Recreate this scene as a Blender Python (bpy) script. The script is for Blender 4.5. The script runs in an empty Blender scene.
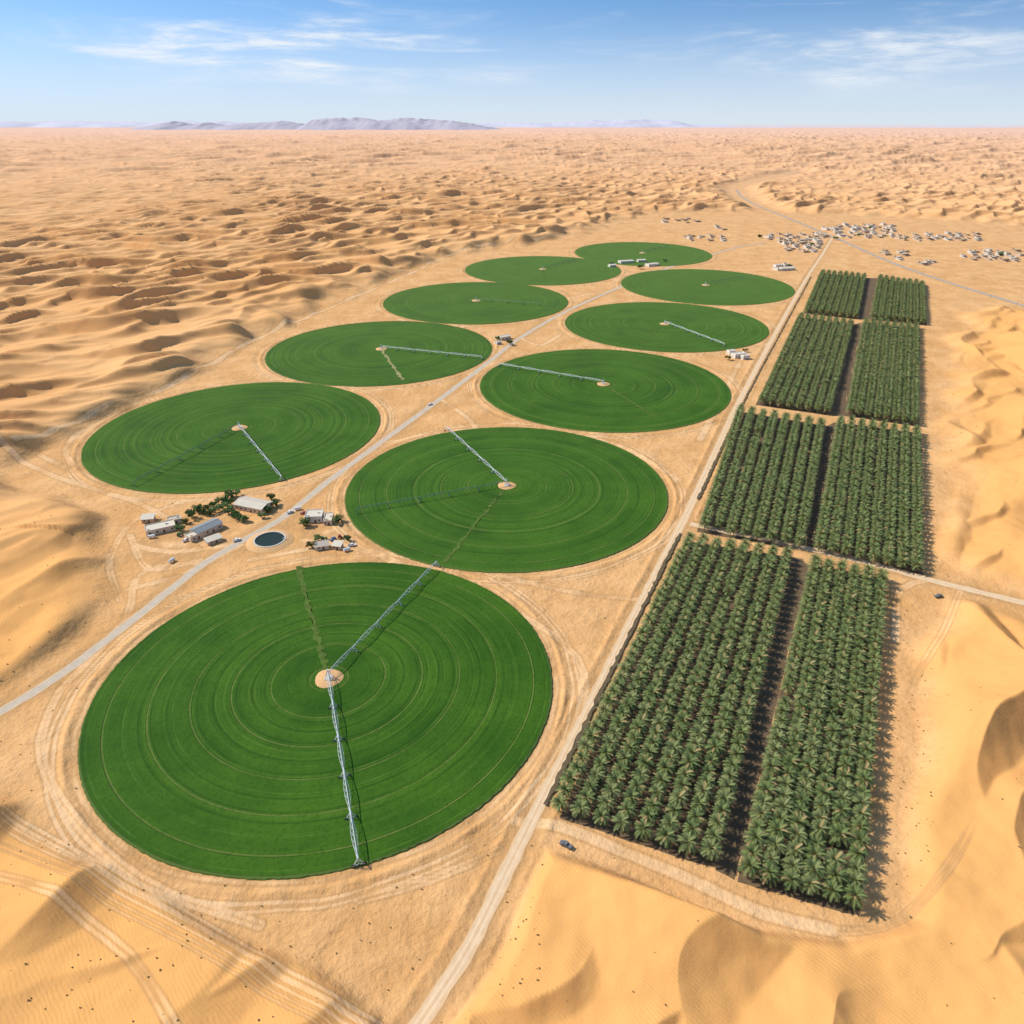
import bpy, bmesh, math, random
import numpy as np
from mathutils import Vector, Matrix
random.seed(7); rng=np.random.default_rng(11)
scene=bpy.context.scene
COL=scene.collection
# ------------------------------------------------------------------ image pixels to ground
H=250.0; FOC=723.0; HOR=122.5
TH=math.atan((512-HOR)/FOC); CT=math.cos(TH); ST=math.sin(TH); KK=FOC/CT**2; TT=math.tan(TH)
def G(px,py):
    """image pixel -> metric ground coordinates on the flat plain"""
    s=py-HOR
    return (H*(px-512)/(CT*s), H*(KK/s-TT))  # image pixel cast through the camera onto the ground plane
def GL(pts): return [G(*p) for p in pts]
# ------------------------------------------------------------------ helpers
def new_obj(name,data,parent=None,loc=None,rot=None,label=None,cat=None,kind=None,group=None):
    o=bpy.data.objects.new(name,data); COL.objects.link(o)
    if parent is not None: o.parent=parent
    if loc is not None: o.location=loc
    if rot is not None: o.rotation_euler=rot
    if label: o["label"]=label
    if cat: o["category"]=cat
    if kind: o["kind"]=kind
    if group: o["group"]=group
    return o
def mesh_np(name,V,F,mats=(),mi=None,smooth=False,uv=None):
    me=bpy.data.meshes.new(name)
    V=np.asarray(V,dtype=np.float32)
    if isinstance(F,np.ndarray):
        n=F.shape[1]; nf=F.shape[0]
        me.vertices.add(len(V)); me.vertices.foreach_set('co',V.ravel())
        me.loops.add(nf*n); me.loops.foreach_set('vertex_index',F.astype(np.int32).ravel())
        me.polygons.add(nf); me.polygons.foreach_set('loop_start',np.arange(0,nf*n,n,dtype=np.int32))
        me.update(calc_edges=True)
    else:
        me.from_pydata([tuple(map(float,v)) for v in V],[],F)
    for m in mats: me.materials.append(m)
    if mi is not None: me.polygons.foreach_set('material_index',np.asarray(mi,dtype=np.int32))
    me.polygons.foreach_set('use_smooth',np.full(len(me.polygons),smooth,dtype=bool))
    if uv is not None:
        ul=me.uv_layers.new(name='UVMap'); li=np.empty(len(me.loops),dtype=np.int32)
        me.loops.foreach_get('vertex_index',li)
        ul.data.foreach_set('uv',np.asarray(uv,dtype=np.float32)[li].ravel())
    me.update(); return me
class MB:
    """tiny mesh builder"""
    def __init__(s): s.v=[];s.f=[];s.m=[]
    def add(s,vs,fs,m=0):
        b=len(s.v); s.v+= [tuple(v) for v in vs]; s.f+=[tuple(i+b for i in f) for f in fs]; s.m+=[m]*len(fs)
    def box(s,x0,x1,y0,y1,z0,z1,m=0,M=None):
        vs=[Vector((x,y,z)) for z in (z0,z1) for y in (y0,y1) for x in (x0,x1)]
        if M: vs=[M@v for v in vs]
        s.add(vs,[(0,2,3,1),(4,5,7,6),(0,1,5,4),(2,6,7,3),(0,4,6,2),(1,3,7,5)],m)
    def bar(s,a,b,r,m=0,n=4,r2=None):
        a=Vector(a);b=Vector(b);d=(b-a).normalized()
        u=d.cross(Vector((0,0,1)))
        if u.length<1e-3: u=Vector((1,0,0))
        u.normalize(); w=d.cross(u); r2=r if r2 is None else r2
        vs=[a+(u*math.cos(t)+w*math.sin(t))*r for t in [2*math.pi*i/n for i in range(n)]]
        vs+=[b+(u*math.cos(t)+w*math.sin(t))*r2 for t in [2*math.pi*i/n for i in range(n)]]
        fs=[(i,(i+1)%n,n+(i+1)%n,n+i) for i in range(n)]+[tuple(range(n))[::-1],tuple(range(n,2*n))]
        s.add(vs,fs,m)
    def prism(s,prof,y0,y1,m=0):
        n=len(prof); vs=[(x,y0,z) for x,z in prof]+[(x,y1,z) for x,z in prof]
        s.add(vs,[(i,(i+1)%n,n+(i+1)%n,n+i) for i in range(n)]+[tuple(range(n))[::-1],tuple(range(n,2*n))],m)
    def mesh(s,name,mats,smooth=False): return mesh_np(name,s.v,s.f,mats,s.m,smooth)
# noise
_tabs={}
def perlin(x,y,seed=0):
    if seed not in _tabs:
        a=np.random.default_rng(100+seed).uniform(0,2*np.pi,(256,256)); _tabs[seed]=(np.cos(a).astype(np.float32),np.sin(a).astype(np.float32))
    gx,gy=_tabs[seed]
    xf=np.floor(x);yf=np.floor(y);xi=xf.astype(np.int64)&255;yi=yf.astype(np.int64)&255;fx=x-xf;fy=y-yf
    x1=(xi+1)&255;y1=(yi+1)&255
    u=fx*fx*fx*(fx*(fx*6-15)+10);v=fy*fy*fy*(fy*(fy*6-15)+10)
    a=gx[xi,yi]*fx+gy[xi,yi]*fy; b=gx[x1,yi]*(fx-1)+gy[x1,yi]*fy
    c=gx[xi,y1]*fx+gy[xi,y1]*(fy-1); d=gx[x1,y1]*(fx-1)+gy[x1,y1]*(fy-1)
    return ((a+(b-a)*u)*(1-v)+(c+(d-c)*u)*v)*1.5
def sstep(a,b,x):
    t=np.clip((x-a)/(b-a),0,1); return t*t*(3-2*t)
# ------------------------------------------------------------------ materials
def mat(name,col=(.5,.5,.5),rough=.85,var=.0,scale=1.0,metal=0.0,bump=0.0,spec=.3):
    m=bpy.data.materials.new(name); m.use_nodes=True; nt=m.node_tree; N=nt.nodes; L=nt.links
    p=N['Principled BSDF']; p.inputs['Roughness'].default_value=rough; p.inputs['Metallic'].default_value=metal
    p.inputs['Specular IOR Level'].default_value=spec
    tc=N.new('ShaderNodeTexCoord'); no=N.new('ShaderNodeTexNoise'); no.inputs['Scale'].default_value=scale; no.inputs['Detail'].default_value=5
    L.new(tc.outputs['Object'],no.inputs['Vector'])
    mx=N.new('ShaderNodeMix'); mx.data_type='RGBA'
    mx.inputs[6].default_value=(*[c*(1-var) for c in col],1); mx.inputs[7].default_value=(*[min(1,c*(1+var)) for c in col],1)
    L.new(no.outputs['Fac'],mx.inputs[0]); L.new(mx.outputs[2],p.inputs['Base Color'])
    if bump>0:
        b=N.new('ShaderNodeBump'); b.inputs['Strength'].default_value=1; b.inputs['Distance'].default_value=bump
        L.new(no.outputs['Fac'],b.inputs['Height']); L.new(b.outputs[0],p.inputs['Normal'])
    return m
class NB:
    def __init__(s,m): s.nt=m.node_tree; s.N=s.nt.nodes; s.L=s.nt.links
    def n(s,t,**k):
        o=s.N.new(t)
        for a,b in k.items(): setattr(o,a,b)
        return o
    def link(s,a,b): s.L.new(a,b)
    def setin(s,sock,v):
        if hasattr(v,'is_linked') or isinstance(v,bpy.types.NodeSocket): s.L.new(v,sock)
        else: sock.default_value=v
    def math(s,op,a,b=0.0,c=None,clamp=False):
        o=s.N.new('ShaderNodeMath'); o.operation=op; o.use_clamp=clamp
        s.setin(o.inputs[0],a); s.setin(o.inputs[1],b)
        if c is not None: s.setin(o.inputs[2],c)
        return o.outputs[0]
    def mix(s,f,a,b,mode='MIX'):
        o=s.N.new('ShaderNodeMix'); o.data_type='RGBA'; o.blend_type=mode; s.setin(o.inputs[0],f)
        for i,v in ((6,a),(7,b)):
            if isinstance(v,tuple): v=(*v,1) if len(v)==3 else v
            s.setin(o.inputs[i],v)
        return o.outputs[2]
    def noise(s,vec,scale,detail=4,rough=.55,dim='3D',dist=0):
        o=s.N.new('ShaderNodeTexNoise'); o.noise_dimensions=dim
        if dim=='1D': s.setin(o.inputs['W'],vec)
        else: s.setin(o.inputs['Vector'],vec)
        o.inputs['Scale'].default_value=scale; o.inputs['Detail'].default_value=detail; o.inputs['Roughness'].default_value=rough
        o.inputs['Distortion'].default_value=dist
        return o.outputs['Fac']
    def rng(s,v,a,b,c=0,d=1):
        o=s.N.new('ShaderNodeMapRange'); o.interpolation_type='SMOOTHSTEP'; s.setin(o.inputs[0],v)
        for i,x in enumerate((a,b,c,d)): o.inputs[i+1].default_value=x
        return o.outputs[0]
    def vmul(s,v,t,op='MULTIPLY'):
        o=s.N.new('ShaderNodeVectorMath'); o.operation=op; s.setin(o.inputs[0],v); o.inputs[1].default_value=t; return o.outputs[0]
    def bump(s,h,dist,normal=None):
        b=s.N.new('ShaderNodeBump'); b.inputs['Distance'].default_value=dist; s.L.new(h,b.inputs['Height'])
        if normal is not None: s.L.new(normal,b.inputs['Normal'])
        return b.outputs[0]
def nmat(name,rough=.9,spec=.15):
    m=bpy.data.materials.new(name); m.use_nodes=True; p=m.node_tree.nodes['Principled BSDF']
    p.inputs['Roughness'].default_value=rough; p.inputs['Specular IOR Level'].default_value=spec
    return m,NB(m),p
# sand
def make_sand():
    m,b,p=nmat('sand',.95,.05)
    gn=b.n('ShaderNodeNewGeometry'); geo=gn.outputs['Position']
    at=lambda n:b.n('ShaderNodeAttribute',attribute_name=n).outputs['Fac']
    flat=at('flat'); track=at('track'); soft=at('soft'); haze_tint=at('haze_tint'); slope=at('slope')
    n1=b.noise(geo,.004,6); n2=b.noise(geo,.03,7,.6); n3=b.noise(geo,.35,6,.65); n4=b.noise(geo,2.0,3,.6)
    c=b.mix(b.rng(n1,.35,.65),(.74,.385,.15),(.80,.445,.19))
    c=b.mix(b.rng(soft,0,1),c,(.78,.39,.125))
    c=b.mix(b.math('MULTIPLY',b.rng(slope,.32,.62),.35),c,(.70,.31,.095))  # warm shade tone painted onto steep dune slopes
    cf=b.mix(b.rng(n2,.35,.65),(.63,.335,.13),(.75,.43,.19))
    cf=b.mix(b.math('MULTIPLY',b.rng(n3,.5,.72),.45),cf,(.50,.27,.11))
    cf=b.mix(b.math('MULTIPLY',b.rng(n1,.45,.65),.15),cf,(.78,.50,.26))
    c=b.mix(b.math('MULTIPLY',flat,.92),c,cf)
    c=b.mix(b.math('MULTIPLY',b.rng(n3,.3,.7),b.rng(flat,0,1,.10,.18)),c,(.54,.29,.11))
    c=b.mix(b.math('MULTIPLY',b.rng(n4,.58,.8),b.rng(flat,0,1,.08,.25)),c,(.42,.23,.10))
    tb=b.math('MULTIPLY',track,b.rng(n2,.3,.62,.45,1.0))
    c=b.mix(b.math('MULTIPLY',b.rng(tb,.2,.95),.55),c,(.81,.57,.34))
    c=b.mix(b.math('MULTIPLY',b.rng(tb,.04,.28,0,1),b.rng(tb,.28,.6,.5,0)),c,(.43,.24,.10))
    c=b.mix(haze_tint,c,(.76,.49,.37))  # aerial haze painted into the sand colour, growing with distance
    b.link(c,p.inputs['Base Color'])
    wv=b.n('ShaderNodeTexWave',wave_type='BANDS',bands_direction='DIAGONAL')
    wv.inputs['Scale'].default_value=.33; wv.inputs['Distortion'].default_value=7; wv.inputs['Detail'].default_value=3; wv.inputs['Detail Scale'].default_value=.5
    b.link(geo,wv.inputs['Vector'])
    near=b.math('SUBTRACT',1.0,flat)
    h=b.math('ADD',b.math('MULTIPLY',b.math('MULTIPLY',wv.outputs['Fac'],near),b.rng(n2,.38,.62,.03,.11)),b.math('MULTIPLY',n3,b.rng(flat,0,1,.18,.8)))
    nn=b.bump(h,.55); nn=b.bump(b.math('MULTIPLY',n2,b.rng(flat,0,1,.2,1.1)),4.0,nn)
    b.link(nn,p.inputs['Normal']); return m
def make_road(name,ca,cb,rut,asph=False):
    m,b,p=nmat(name,.9,.1)
    uv=b.n('ShaderNodeUVMap').outputs[0]; sx=b.n('ShaderNodeSeparateXYZ'); b.link(uv,sx.inputs[0]); u=sx.outputs[0]
    geo=b.n('ShaderNodeNewGeometry').outputs['Position']
    n=b.noise(geo,.25,6,.6); n2=b.noise(geo,.03,4)
    c=b.mix(b.rng(n,.3,.7),ca,cb)
    d=b.math('ABSOLUTE',b.math('SUBTRACT',b.math('ABSOLUTE',b.math('SUBTRACT',u,.5)),.17))
    r=b.math('MULTIPLY',b.rng(d,.02,.09,1,0),b.rng(n2,.3,.6,.3,.8))
    c=b.mix(r,c,rut)
    e=b.math('MULTIPLY',b.rng(b.math('ABSOLUTE',b.math('SUBTRACT',u,.5)),.34,.5),b.rng(n,.35,.6,.5,1))
    c=b.mix(e,c,(.68,.41,.19))
    if not asph:
        mid=b.math('MULTIPLY',b.rng(b.math('ABSOLUTE',b.math('SUBTRACT',u,.5)),.0,.07,1,0),.5)
        c=b.mix(mid,c,(.58,.36,.18))
    b.link(c,p.inputs['Base Color']); b.link(b.bump(n,.25),p.inputs['Normal']); return m
def make_crop():
    m,b,p=nmat('crop_green',.85,.12)
    tc=b.n('ShaderNodeTexCoord').outputs['Object']; oi=b.n('ShaderNodeObjectInfo').outputs['Random']
    geo=b.n('ShaderNodeNewGeometry').outputs['Position']
    sx=b.n('ShaderNodeSeparateXYZ'); b.link(tc,sx.inputs[0])
    r=b.math('SQRT',b.math('ADD',b.math('POWER',sx.outputs[0],2.0),b.math('POWER',sx.outputs[1],2.0)))
    wob=b.noise(geo,.02,3)
    rw=b.math('ADD',r,b.math('MULTIPLY',b.math('SUBTRACT',wob,.5),.006))
    rw2=b.math('ADD',rw,b.math('MULTIPLY',oi,7.0))
    rings=b.noise(rw2,38,3,.7,'1D'); broad=b.noise(rw2,7,2,.5,'1D')
    patch=b.noise(geo,.018,6,.65); grain=b.noise(geo,.6,4,.7); streak=b.noise(geo,.06,4,.6)
    ctr=b.rng(r,.08,.5,.35,1)
    c=b.mix(b.rng(patch,.3,.7),(.020,.074,.004),(.052,.132,.008))
    c=b.mix(b.math('MULTIPLY',b.rng(broad,.35,.65),.35),c,(.066,.150,.010))
    c=b.mix(b.math('MULTIPLY',b.rng(rings,.57,.66),b.math('MULTIPLY',ctr,b.rng(streak,.3,.65,.2,.6))),c,(.011,.045,.003))
    c=b.mix(b.math('MULTIPLY',b.rng(rings,.42,.34),b.math('MULTIPLY',ctr,b.rng(streak,.35,.7,.1,.5))),c,(.11,.19,.024))
    fr=b.math('FRACT',b.math('MULTIPLY',rw,6.0)); wt=b.rng(b.math('ABSOLUTE',b.math('SUBTRACT',fr,.5)),.010,.028,1,0)
    c=b.mix(b.math('MULTIPLY',wt,b.rng(streak,.3,.6,.2,.6)),c,(.17,.19,.05))
    c=b.mix(b.math('MULTIPLY',b.rng(grain,.45,.7),.45),c,(.014,.056,.004))
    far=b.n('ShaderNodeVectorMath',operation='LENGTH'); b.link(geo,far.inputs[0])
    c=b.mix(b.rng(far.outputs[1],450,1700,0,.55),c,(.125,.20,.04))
    c=b.mix(b.math('MULTIPLY',oi,.15),c,(.085,.17,.025))
    edge=b.math('MULTIPLY',b.rng(r,.988,1.0),.5)
    c=b.mix(edge,c,(.14,.17,.05))
    b.link(c,p.inputs['Base Color'])
    h=b.math('ADD',b.math('MULTIPLY',rings,.8),b.math('MULTIPLY',grain,.6))
    h=b.math('SUBTRACT',h,b.math('MULTIPLY',wt,.3))
    b.link(b.bump(h,.45),p.inputs['Normal']); return m
SAND=make_sand()
ROAD=make_road('road_surface',(.50,.41,.31),(.60,.49,.37),(.46,.38,.29),True)
DIRT=make_road('dirt_road_surface',(.66,.45,.26),(.74,.53,.33),(.79,.59,.38))
ASPH=make_road('asphalt_surface',(.38,.32,.27),(.48,.40,.33),(.36,.31,.26),True)
CROP=make_crop()
PAD=mat('pad_sand',(.66,.38,.17),.95,.2,.6,bump=.2)
DITCH=mat('ditch_soil',(.13,.095,.05),.95,.5,.4,bump=.3)
SOIL_SHADE=mat('orchard_soil_shade',(.15,.10,.055),.95,.35,.3,bump=.3)
STEEL=mat('galvanised_steel',(.66,.68,.69),.5,.1,3,metal=.2)
GSTEEL=mat('weathered_green_steel',(.20,.30,.17),.6,.15,3)
TYRE=mat('tyre_rubber',(.03,.03,.03),.9,.1,3)
GREY=mat('dark_metal',(.14,.15,.16),.6,.2,3)
FR2=mat('palm_frond_dark',(.085,.122,.036),.65,.4,.35,spec=.25)
FRD=mat('palm_frond_dry',(.42,.30,.13),.85,.3,.5)
DATE=mat('date_bunch',(.62,.33,.08),.7,.3,3)
BARK=mat('palm_bark',(.20,.135,.08),.95,.35,4,bump=.1)
LEAF=mat('tree_leaf',(.13,.20,.05),.7,.45,.6)
LEAF2=mat('tree_leaf_dark',(.07,.12,.03),.7,.4,.6)
SCRUB=mat('scrub_leaf',(.36,.26,.13),.9,.35,.5)
WHITE=mat('white_render',(.70,.65,.57),.85,.12,.6)
CREAM=mat('cream_render',(.66,.55,.41),.9,.12,.5)
TAN=mat('tan_render',(.55,.41,.27),.9,.15,.5)
VWHT=mat('village_white_render',(.62,.56,.48),.85,.15,.2)
VCRM=mat('village_cream_render',(.56,.45,.33),.85,.15,.2)
VTAN=mat('village_tan_render',(.48,.34,.22),.85,.15,.2)
ROOFL=mat('light_roof',(.64,.56,.44),.8,.15,.5)
ROOFB=mat('blue_grey_roof',(.24,.26,.27),.7,.15,.8,spec=.15)
ROOFG=mat('concrete_roof',(.46,.39,.31),.9,.2,.6)
GLASS=mat('window_glass',(.03,.04,.05),.15,.1,2,spec=.6)
DOOR=mat('brown_door',(.16,.09,.05),.7,.2,2)
WATER=mat('reservoir_water',(.022,.035,.026),.3,.25,.2,spec=.2)
CONC=mat('concrete',(.54,.49,.41),.9,.12,.7)
PWHT=mat('white_paint',(.75,.75,.74),.35,.03,2,spec=.5)
PRED=mat('red_paint',(.40,.04,.03),.4,.08,2,spec=.5)
PGRN=mat('green_paint',(.05,.20,.06),.4,.08,2,spec=.5)
PBLU=mat('blue_paint',(.06,.13,.30),.4,.08,2,spec=.5)
# ------------------------------------------------------------------ layout
FIELDS=[(78,552,562,878),(345,668,427,572),(81,380,382,493),(265,492,321,386),(480,731,349,432),
        (565,769,302,352),(383,568,282,324),(621,795,269,305),(465,621,256,285),(575,712,242,266)]
_t=np.linspace(0,2*np.pi,720,endpoint=False)
def fit(target):
    """least-squares ellipse on the plain whose outline agrees with the extents in image pixels"""
    x0,x1,y0,y1=target  # bounding box in image pixels
    st,sb=y0-HOR,y1-HOR; sc=2/(1/st+1/sb); cx,cy=G((x0+x1)/2,HOR+sc)
    p=np.array([cx,cy,H*(x1-x0)/2/(CT*sc),H*KK*(1/st-1/sb)/2])
    def ext(p):
        X=p[0]+p[2]*np.cos(_t);Y=p[1]+p[3]*np.sin(_t); dep=Y*CT+(H-.7)*ST; v=Y*ST-(H-.7)*CT
        U=512+FOC*X/dep; W=512-FOC*v/dep
        return np.array([U.min(),U.max(),W.min(),W.max()])
    tg=np.array([x0,x1,y0,y1],float)
    for _ in range(12):
        e=ext(p); J=np.stack([(ext(p+np.eye(4)[k]*.5)-e)/.5 for k in range(4)],1); p=p-np.linalg.solve(J,e-tg)
    return tuple(p)
FD=[fit(f) for f in FIELDS]
MAIN=[(-60,748),(0,712),(60,675),(130,622),(170,590),(205,563),(240,542),(285,516),(330,480),(380,443),(440,399),(490,361),(520,338),(565,312),(618,288),(668,268),(735,248),(765,243)]
PALMRD=[(395,1060),(435,1000),(470,945),(508,868),(542,800),(590,706),(640,605),(690,507),(735,410),(775,334),(808,276),(822,255),(832,238)]
CROSS=[(690,524),(800,547),(880,566),(930,580),(1024,603),(1100,622)]
SOUTH=[(515,822),(560,826),(620,850),(700,884),(760,912),(830,930)]
SOUTH2=[(830,930),(880,930),(925,900),(960,850),(985,800)]
HIGH=[(800,172),(745,184),(738,192),(752,203),(795,221),(838,239),(890,262),(950,283),(1024,306),(1120,338)]
WEST=[(-60,795),(0,815),(100,868),(200,925),(300,985),(380,1030)]
EDGE=[(20,452),(110,412),(180,382),(262,337),(330,308),(400,278),(465,252),(560,238)]
ROADS=[(MAIN,6.5,ROAD),(PALMRD,6.0,DIRT),(CROSS,6.5,DIRT),(HIGH,10,ASPH)]
def smooth_line(pts,step=4.0):
    P=[Vector(p) for p in pts]; P=[2*P[0]-P[1]]+P+[2*P[-1]-P[-2]]; out=[]
    for i in range(1,len(P)-2):
        a,b,c,d=P[i-1:i+3]; n=max(2,int((c-b).length/step))
        for k in range(n):
            t=k/n
            out.append(.5*((2*b)+(c-a)*t+(2*a-5*b+4*c-d)*t*t+(3*b-a-3*c+d)*t**3))
    out.append(P[-2]); return out
def seg_dist(x,y,pts):
    D=np.full(x.shape,1e9)
    for (ax,ay),(bx,by) in zip(pts[:-1],pts[1:]):
        dx,dy=bx-ax,by-ay; t=np.clip(((x-ax)*dx+(y-ay)*dy)/(dx*dx+dy*dy+1e-9),0,1)
        D=np.minimum(D,np.hypot(x-ax-t*dx,y-ay-t*dy))
    return D
def poly_in(x,y,pts):
    c=np.zeros(x.shape,bool); n=len(pts); j=n-1
    for i in range(n):
        xi,yi=pts[i];xj,yj=pts[j]
        if yi!=yj: c^=((yi>y)!=(yj>y))&(x<(xj-xi)*(y-yi)/(yj-yi)+xi)
        j=i
    return c
POLY=GL([(0,470),(80,434),(180,388),(262,340),(330,309),(385,283),(465,255),(575,238),(650,214),(745,212),(860,216),(1060,228),
  (1100,290),(1010,300),(945,310),(935,400),(935,480),(945,565),(915,640),(905,760),(905,915),(840,935),(760,925),(640,880),(545,845),(520,880),(490,940),
  (430,1020),(400,1010),(320,960),(220,915),(100,860),(30,800),(-30,770),(-30,720),(40,680),(80,640),(110,600),(115,560),(105,515),(70,495),(0,480)])
# ------------------------------------------------------------------ terrain
def dune_prof(ph,c=.7,k=1.35):
    f=ph-np.floor(ph)
    a=np.clip(f/c,0,1); b=np.clip((f-c)/(1-c),0,1)
    return np.where(f<c,a**k,1-b*(1.3-.3*b*b))
def smax(a,b,k): 
    h=np.clip(.5+.5*(a-b)/k,0,1); return b+(a-b)*h+k*h*(1-h)
RSM=[([tuple(v) for v in smooth_line(GL(p),40 if i==3 else 25)],w) for i,(p,w,_) in enumerate(ROADS)]
RR=[.06,.06,.06,.028]
def layer(x,y,dx,dy,lam,wa,wb,ha,c,seed,lo=.25,mod=1.0,along=2.2):
    """one family of transverse dunes: sharp meandering crests, slip faces towards (dx,dy)"""
    u=x*dx+y*dy; v=-x*dy+y*dx
    u2=u+wa*perlin(v/(lam*1.3),u/(lam*2.6),seed)+wb*perlin(v/(lam*.5),u/(lam*1.1),seed+1)+lam*.9*perlin(v/(lam*4.5),u/(lam*5),seed+2)
    am=np.clip(.72+mod*perlin(v/(lam*along*.6),u2/(lam*1.3),seed+3),lo,1.3)
    return dune_prof(u2/lam,c)*am*ha
def terrain(x,y):
    r=np.hypot(x,y)
    d=np.full(x.shape,5e3); s=r<6500
    xs,ys=x[s],y[s]
    ds=seg_dist(xs,ys,POLY+[POLY[0]]); d[s]=np.where(poly_in(xs,ys,POLY),-ds,ds)
    ramp=np.clip(.06*r,11,80)
    d2=d+ramp*.4*perlin(x/55,y/55,40)
    out=sstep(0,1,d2/ramp)
    rd=np.full(x.shape,9.0)
    for (p,w),q in zip(RSM,RR): rd[s]=np.minimum(rd[s],(seg_dist(xs,ys,p)-w*.6-.006*r[s])/(np.clip(q*r[s],9,90)))
    out*=sstep(0,1,rd)
    big=perlin(x/1400+3,y/2200,1)*.5+perlin(x/560,y/800,2)*.4
    A=layer(x,y,.60,-.80,96,44,7,19,.78,60,.25,.8)
    B=layer(x+400,y,.88,-.47,58,24,4,9.5,.76,70,.2,1.0)+3.0
    C=layer(x,y+300,.50,-.87,27,10,2,2.2,.72,80,.1,1.0)
    rough=smax(A*(1+.3*big),B,.4)+C*.9+(6*perlin(x/420,y/420,10)+12*perlin(x/1100,y/1100,11))*.6+6
    D=layer(x,y,.5,-.87,300,130,26,34,.76,110,.1,1.1)
    ff=sstep(2500,6500,r); rough=rough*(1-.35*ff)+D*.9*ff
    sa=layer(x,y,.86,-.51,62,28,3,11.5,.74,90,.1,1.25)
    sb=layer(x+100,y,.60,-.80,34,14,2,4.0,.70,95,.0,1.3)
    hs=smax(sa,sb+.8,.5)+2.4*perlin(x/70,y/70,18)+.4*perlin(x/22,y/22,19)+.35*perlin(x/8,y/8,26)+2.0
    hs*=np.where(y<420,1-.4*sstep(-20,-120,x),1)
    soft=1-sstep(430,850,y+np.where(x<0,-.9*x,0)*.8)
    soft=np.maximum(soft,(1-sstep(900,1500,y))*sstep(250,420,x))
    z=(rough*(1-soft)+hs*soft)*out
    flats=sstep(-.5,.1,perlin(x/1000+20,y/2100,21)+.12)
    z*=np.where(r>1500,.65+.35*flats,1)
    z+=sstep(3000,9000,r)*26*perlin(x/1900,y/3000,22)*(1-sstep(30000,50000,r))
    z*=1-.8*sstep(15000,45000,r)
    z+=-.06*perlin(x/14,y/14,41)*sstep(0,1,rd)-.06*sstep(0,1,rd)
    return z,1-out,soft,d
rs=[70.0]
while rs[-1]<90000: rs.append(rs[-1]+.5+.0027*min(rs[-1],3500)+.0085*max(0,rs[-1]-3500))
rs=np.array(rs); th=np.radians(np.linspace(-54,54,1400))
R,T=np.meshgrid(rs,th,indexing='ij'); X=(R*np.sin(T)).ravel(); Y=(R*np.cos(T)).ravel()
Z,flat,soft,dd=terrain(X,Y)
track=np.zeros_like(X)
sel=(np.hypot(X,Y)<2600)
xs,ys=X[sel],Y[sel]; tr=np.zeros_like(xs); berm=np.zeros_like(xs)
wob=2.2*perlin(xs/30,ys/30,50)
inside=np.full(xs.shape,False)
rdist=np.minimum(seg_dist(xs,ys,RSM[0][0]),np.minimum(seg_dist(xs,ys,RSM[1][0]),seg_dist(xs,ys,RSM[2][0])))
for cx,cy,rx,ry in FD:
    q=np.hypot((xs-cx)/rx,(ys-cy)/ry); e=(q-1)*(rx+ry)/2; inside|=e<1.5
    berm=np.maximum(berm,np.exp(-((e-6.2)/1.6)**2)*1.15)
    e=e+wob*.6
    tr=np.maximum(tr,np.exp(-((e-2.0)/1.8)**2)*.6); tr=np.maximum(tr,np.exp(-((e-10.2)/1.1)**2)*.95); tr=np.maximum(tr,np.exp(-((e-13.2)/1.0)**2)*.85)
berm*=(~inside)*sstep(6,12,rdist)
pr=seg_dist(xs,ys,RSM[1][0]); berm=np.maximum(berm,np.exp(-((pr-7.5)/1.6)**2)*.6*(~inside)*sstep(6,12,np.minimum(seg_dist(xs,ys,RSM[0][0]),seg_dist(xs,ys,RSM[2][0]))))
Z[sel]+=berm*(.7+.5*perlin(xs/12,ys/12,51))
def tk(pts,w,a,tr,fade=False):
    L=[tuple(v) for v in smooth_line(GL(pts),12)]; bx=np.array(L)
    m=(xs>bx[:,0].min()-40)&(xs<bx[:,0].max()+40)&(ys>bx[:,1].min()-40)&(ys<bx[:,1].max()+40)
    d=seg_dist(xs[m],ys[m],L); v=np.exp(-((d-1.1)/w)**2)*a
    if fade: v*=sstep(0,60,np.hypot(xs[m]-L[-1][0],ys[m]-L[-1][1]))
    tr[m]=np.maximum(tr[m],v); return tr
tr=tk(WEST,.9,.95,tr); tr=tk([(x,y+12) for x,y in WEST],.75,.85,tr); tr=tk([(x+10,y+36) for x,y in WEST],.7,.6,tr); tr=tk(EDGE,3.0,.95,tr); tr=tk(SOUTH,1.9,.85,tr); tr=tk(SOUTH2,1.1,.5,tr,True)
for p in ([(0,452),(60,478),(130,500),(170,520),(205,545)],[(120,600),(110,560),(135,520),(190,500)],[(250,560),(330,548),(440,562),(560,590),(640,600)],
          [(60,690),(40,740),(60,800),(140,880),(260,925)],[(240,545),(180,575),(125,590)],[(300,540),(360,548),(420,572)],[(520,338),(540,345),(560,335)],
          [(455,580),(560,640),(585,690),(560,760)],[(360,900),(430,880),(500,850)],[(40,455),(75,470),(70,440),(150,398)],
          [(0,880),(60,905),(130,960),(180,1040)],[(380,443),(470,430),(600,440),(680,480)],[(205,563),(160,566),(135,580),(125,620),(60,690)],[(135,545),(170,552),(230,545)],
          [(440,399),(470,420),(480,440)],[(130,535),(150,570),(200,560)],[(620,288),(560,300)],[(745,352),(700,440)],[(930,580),(900,590),(895,640)]):
    tr=tk(p,.8+.0020*abs(G(*p[0])[1]),.8,tr)
tr=tk([(960,592),(940,640),(915,680),(905,720)],1.2,.6,tr,True)
tr=tk(MAIN,8,.4,tr); tr=tk(PALMRD,6,.4,tr); tr=tk(CROSS,6,.35,tr)
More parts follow.
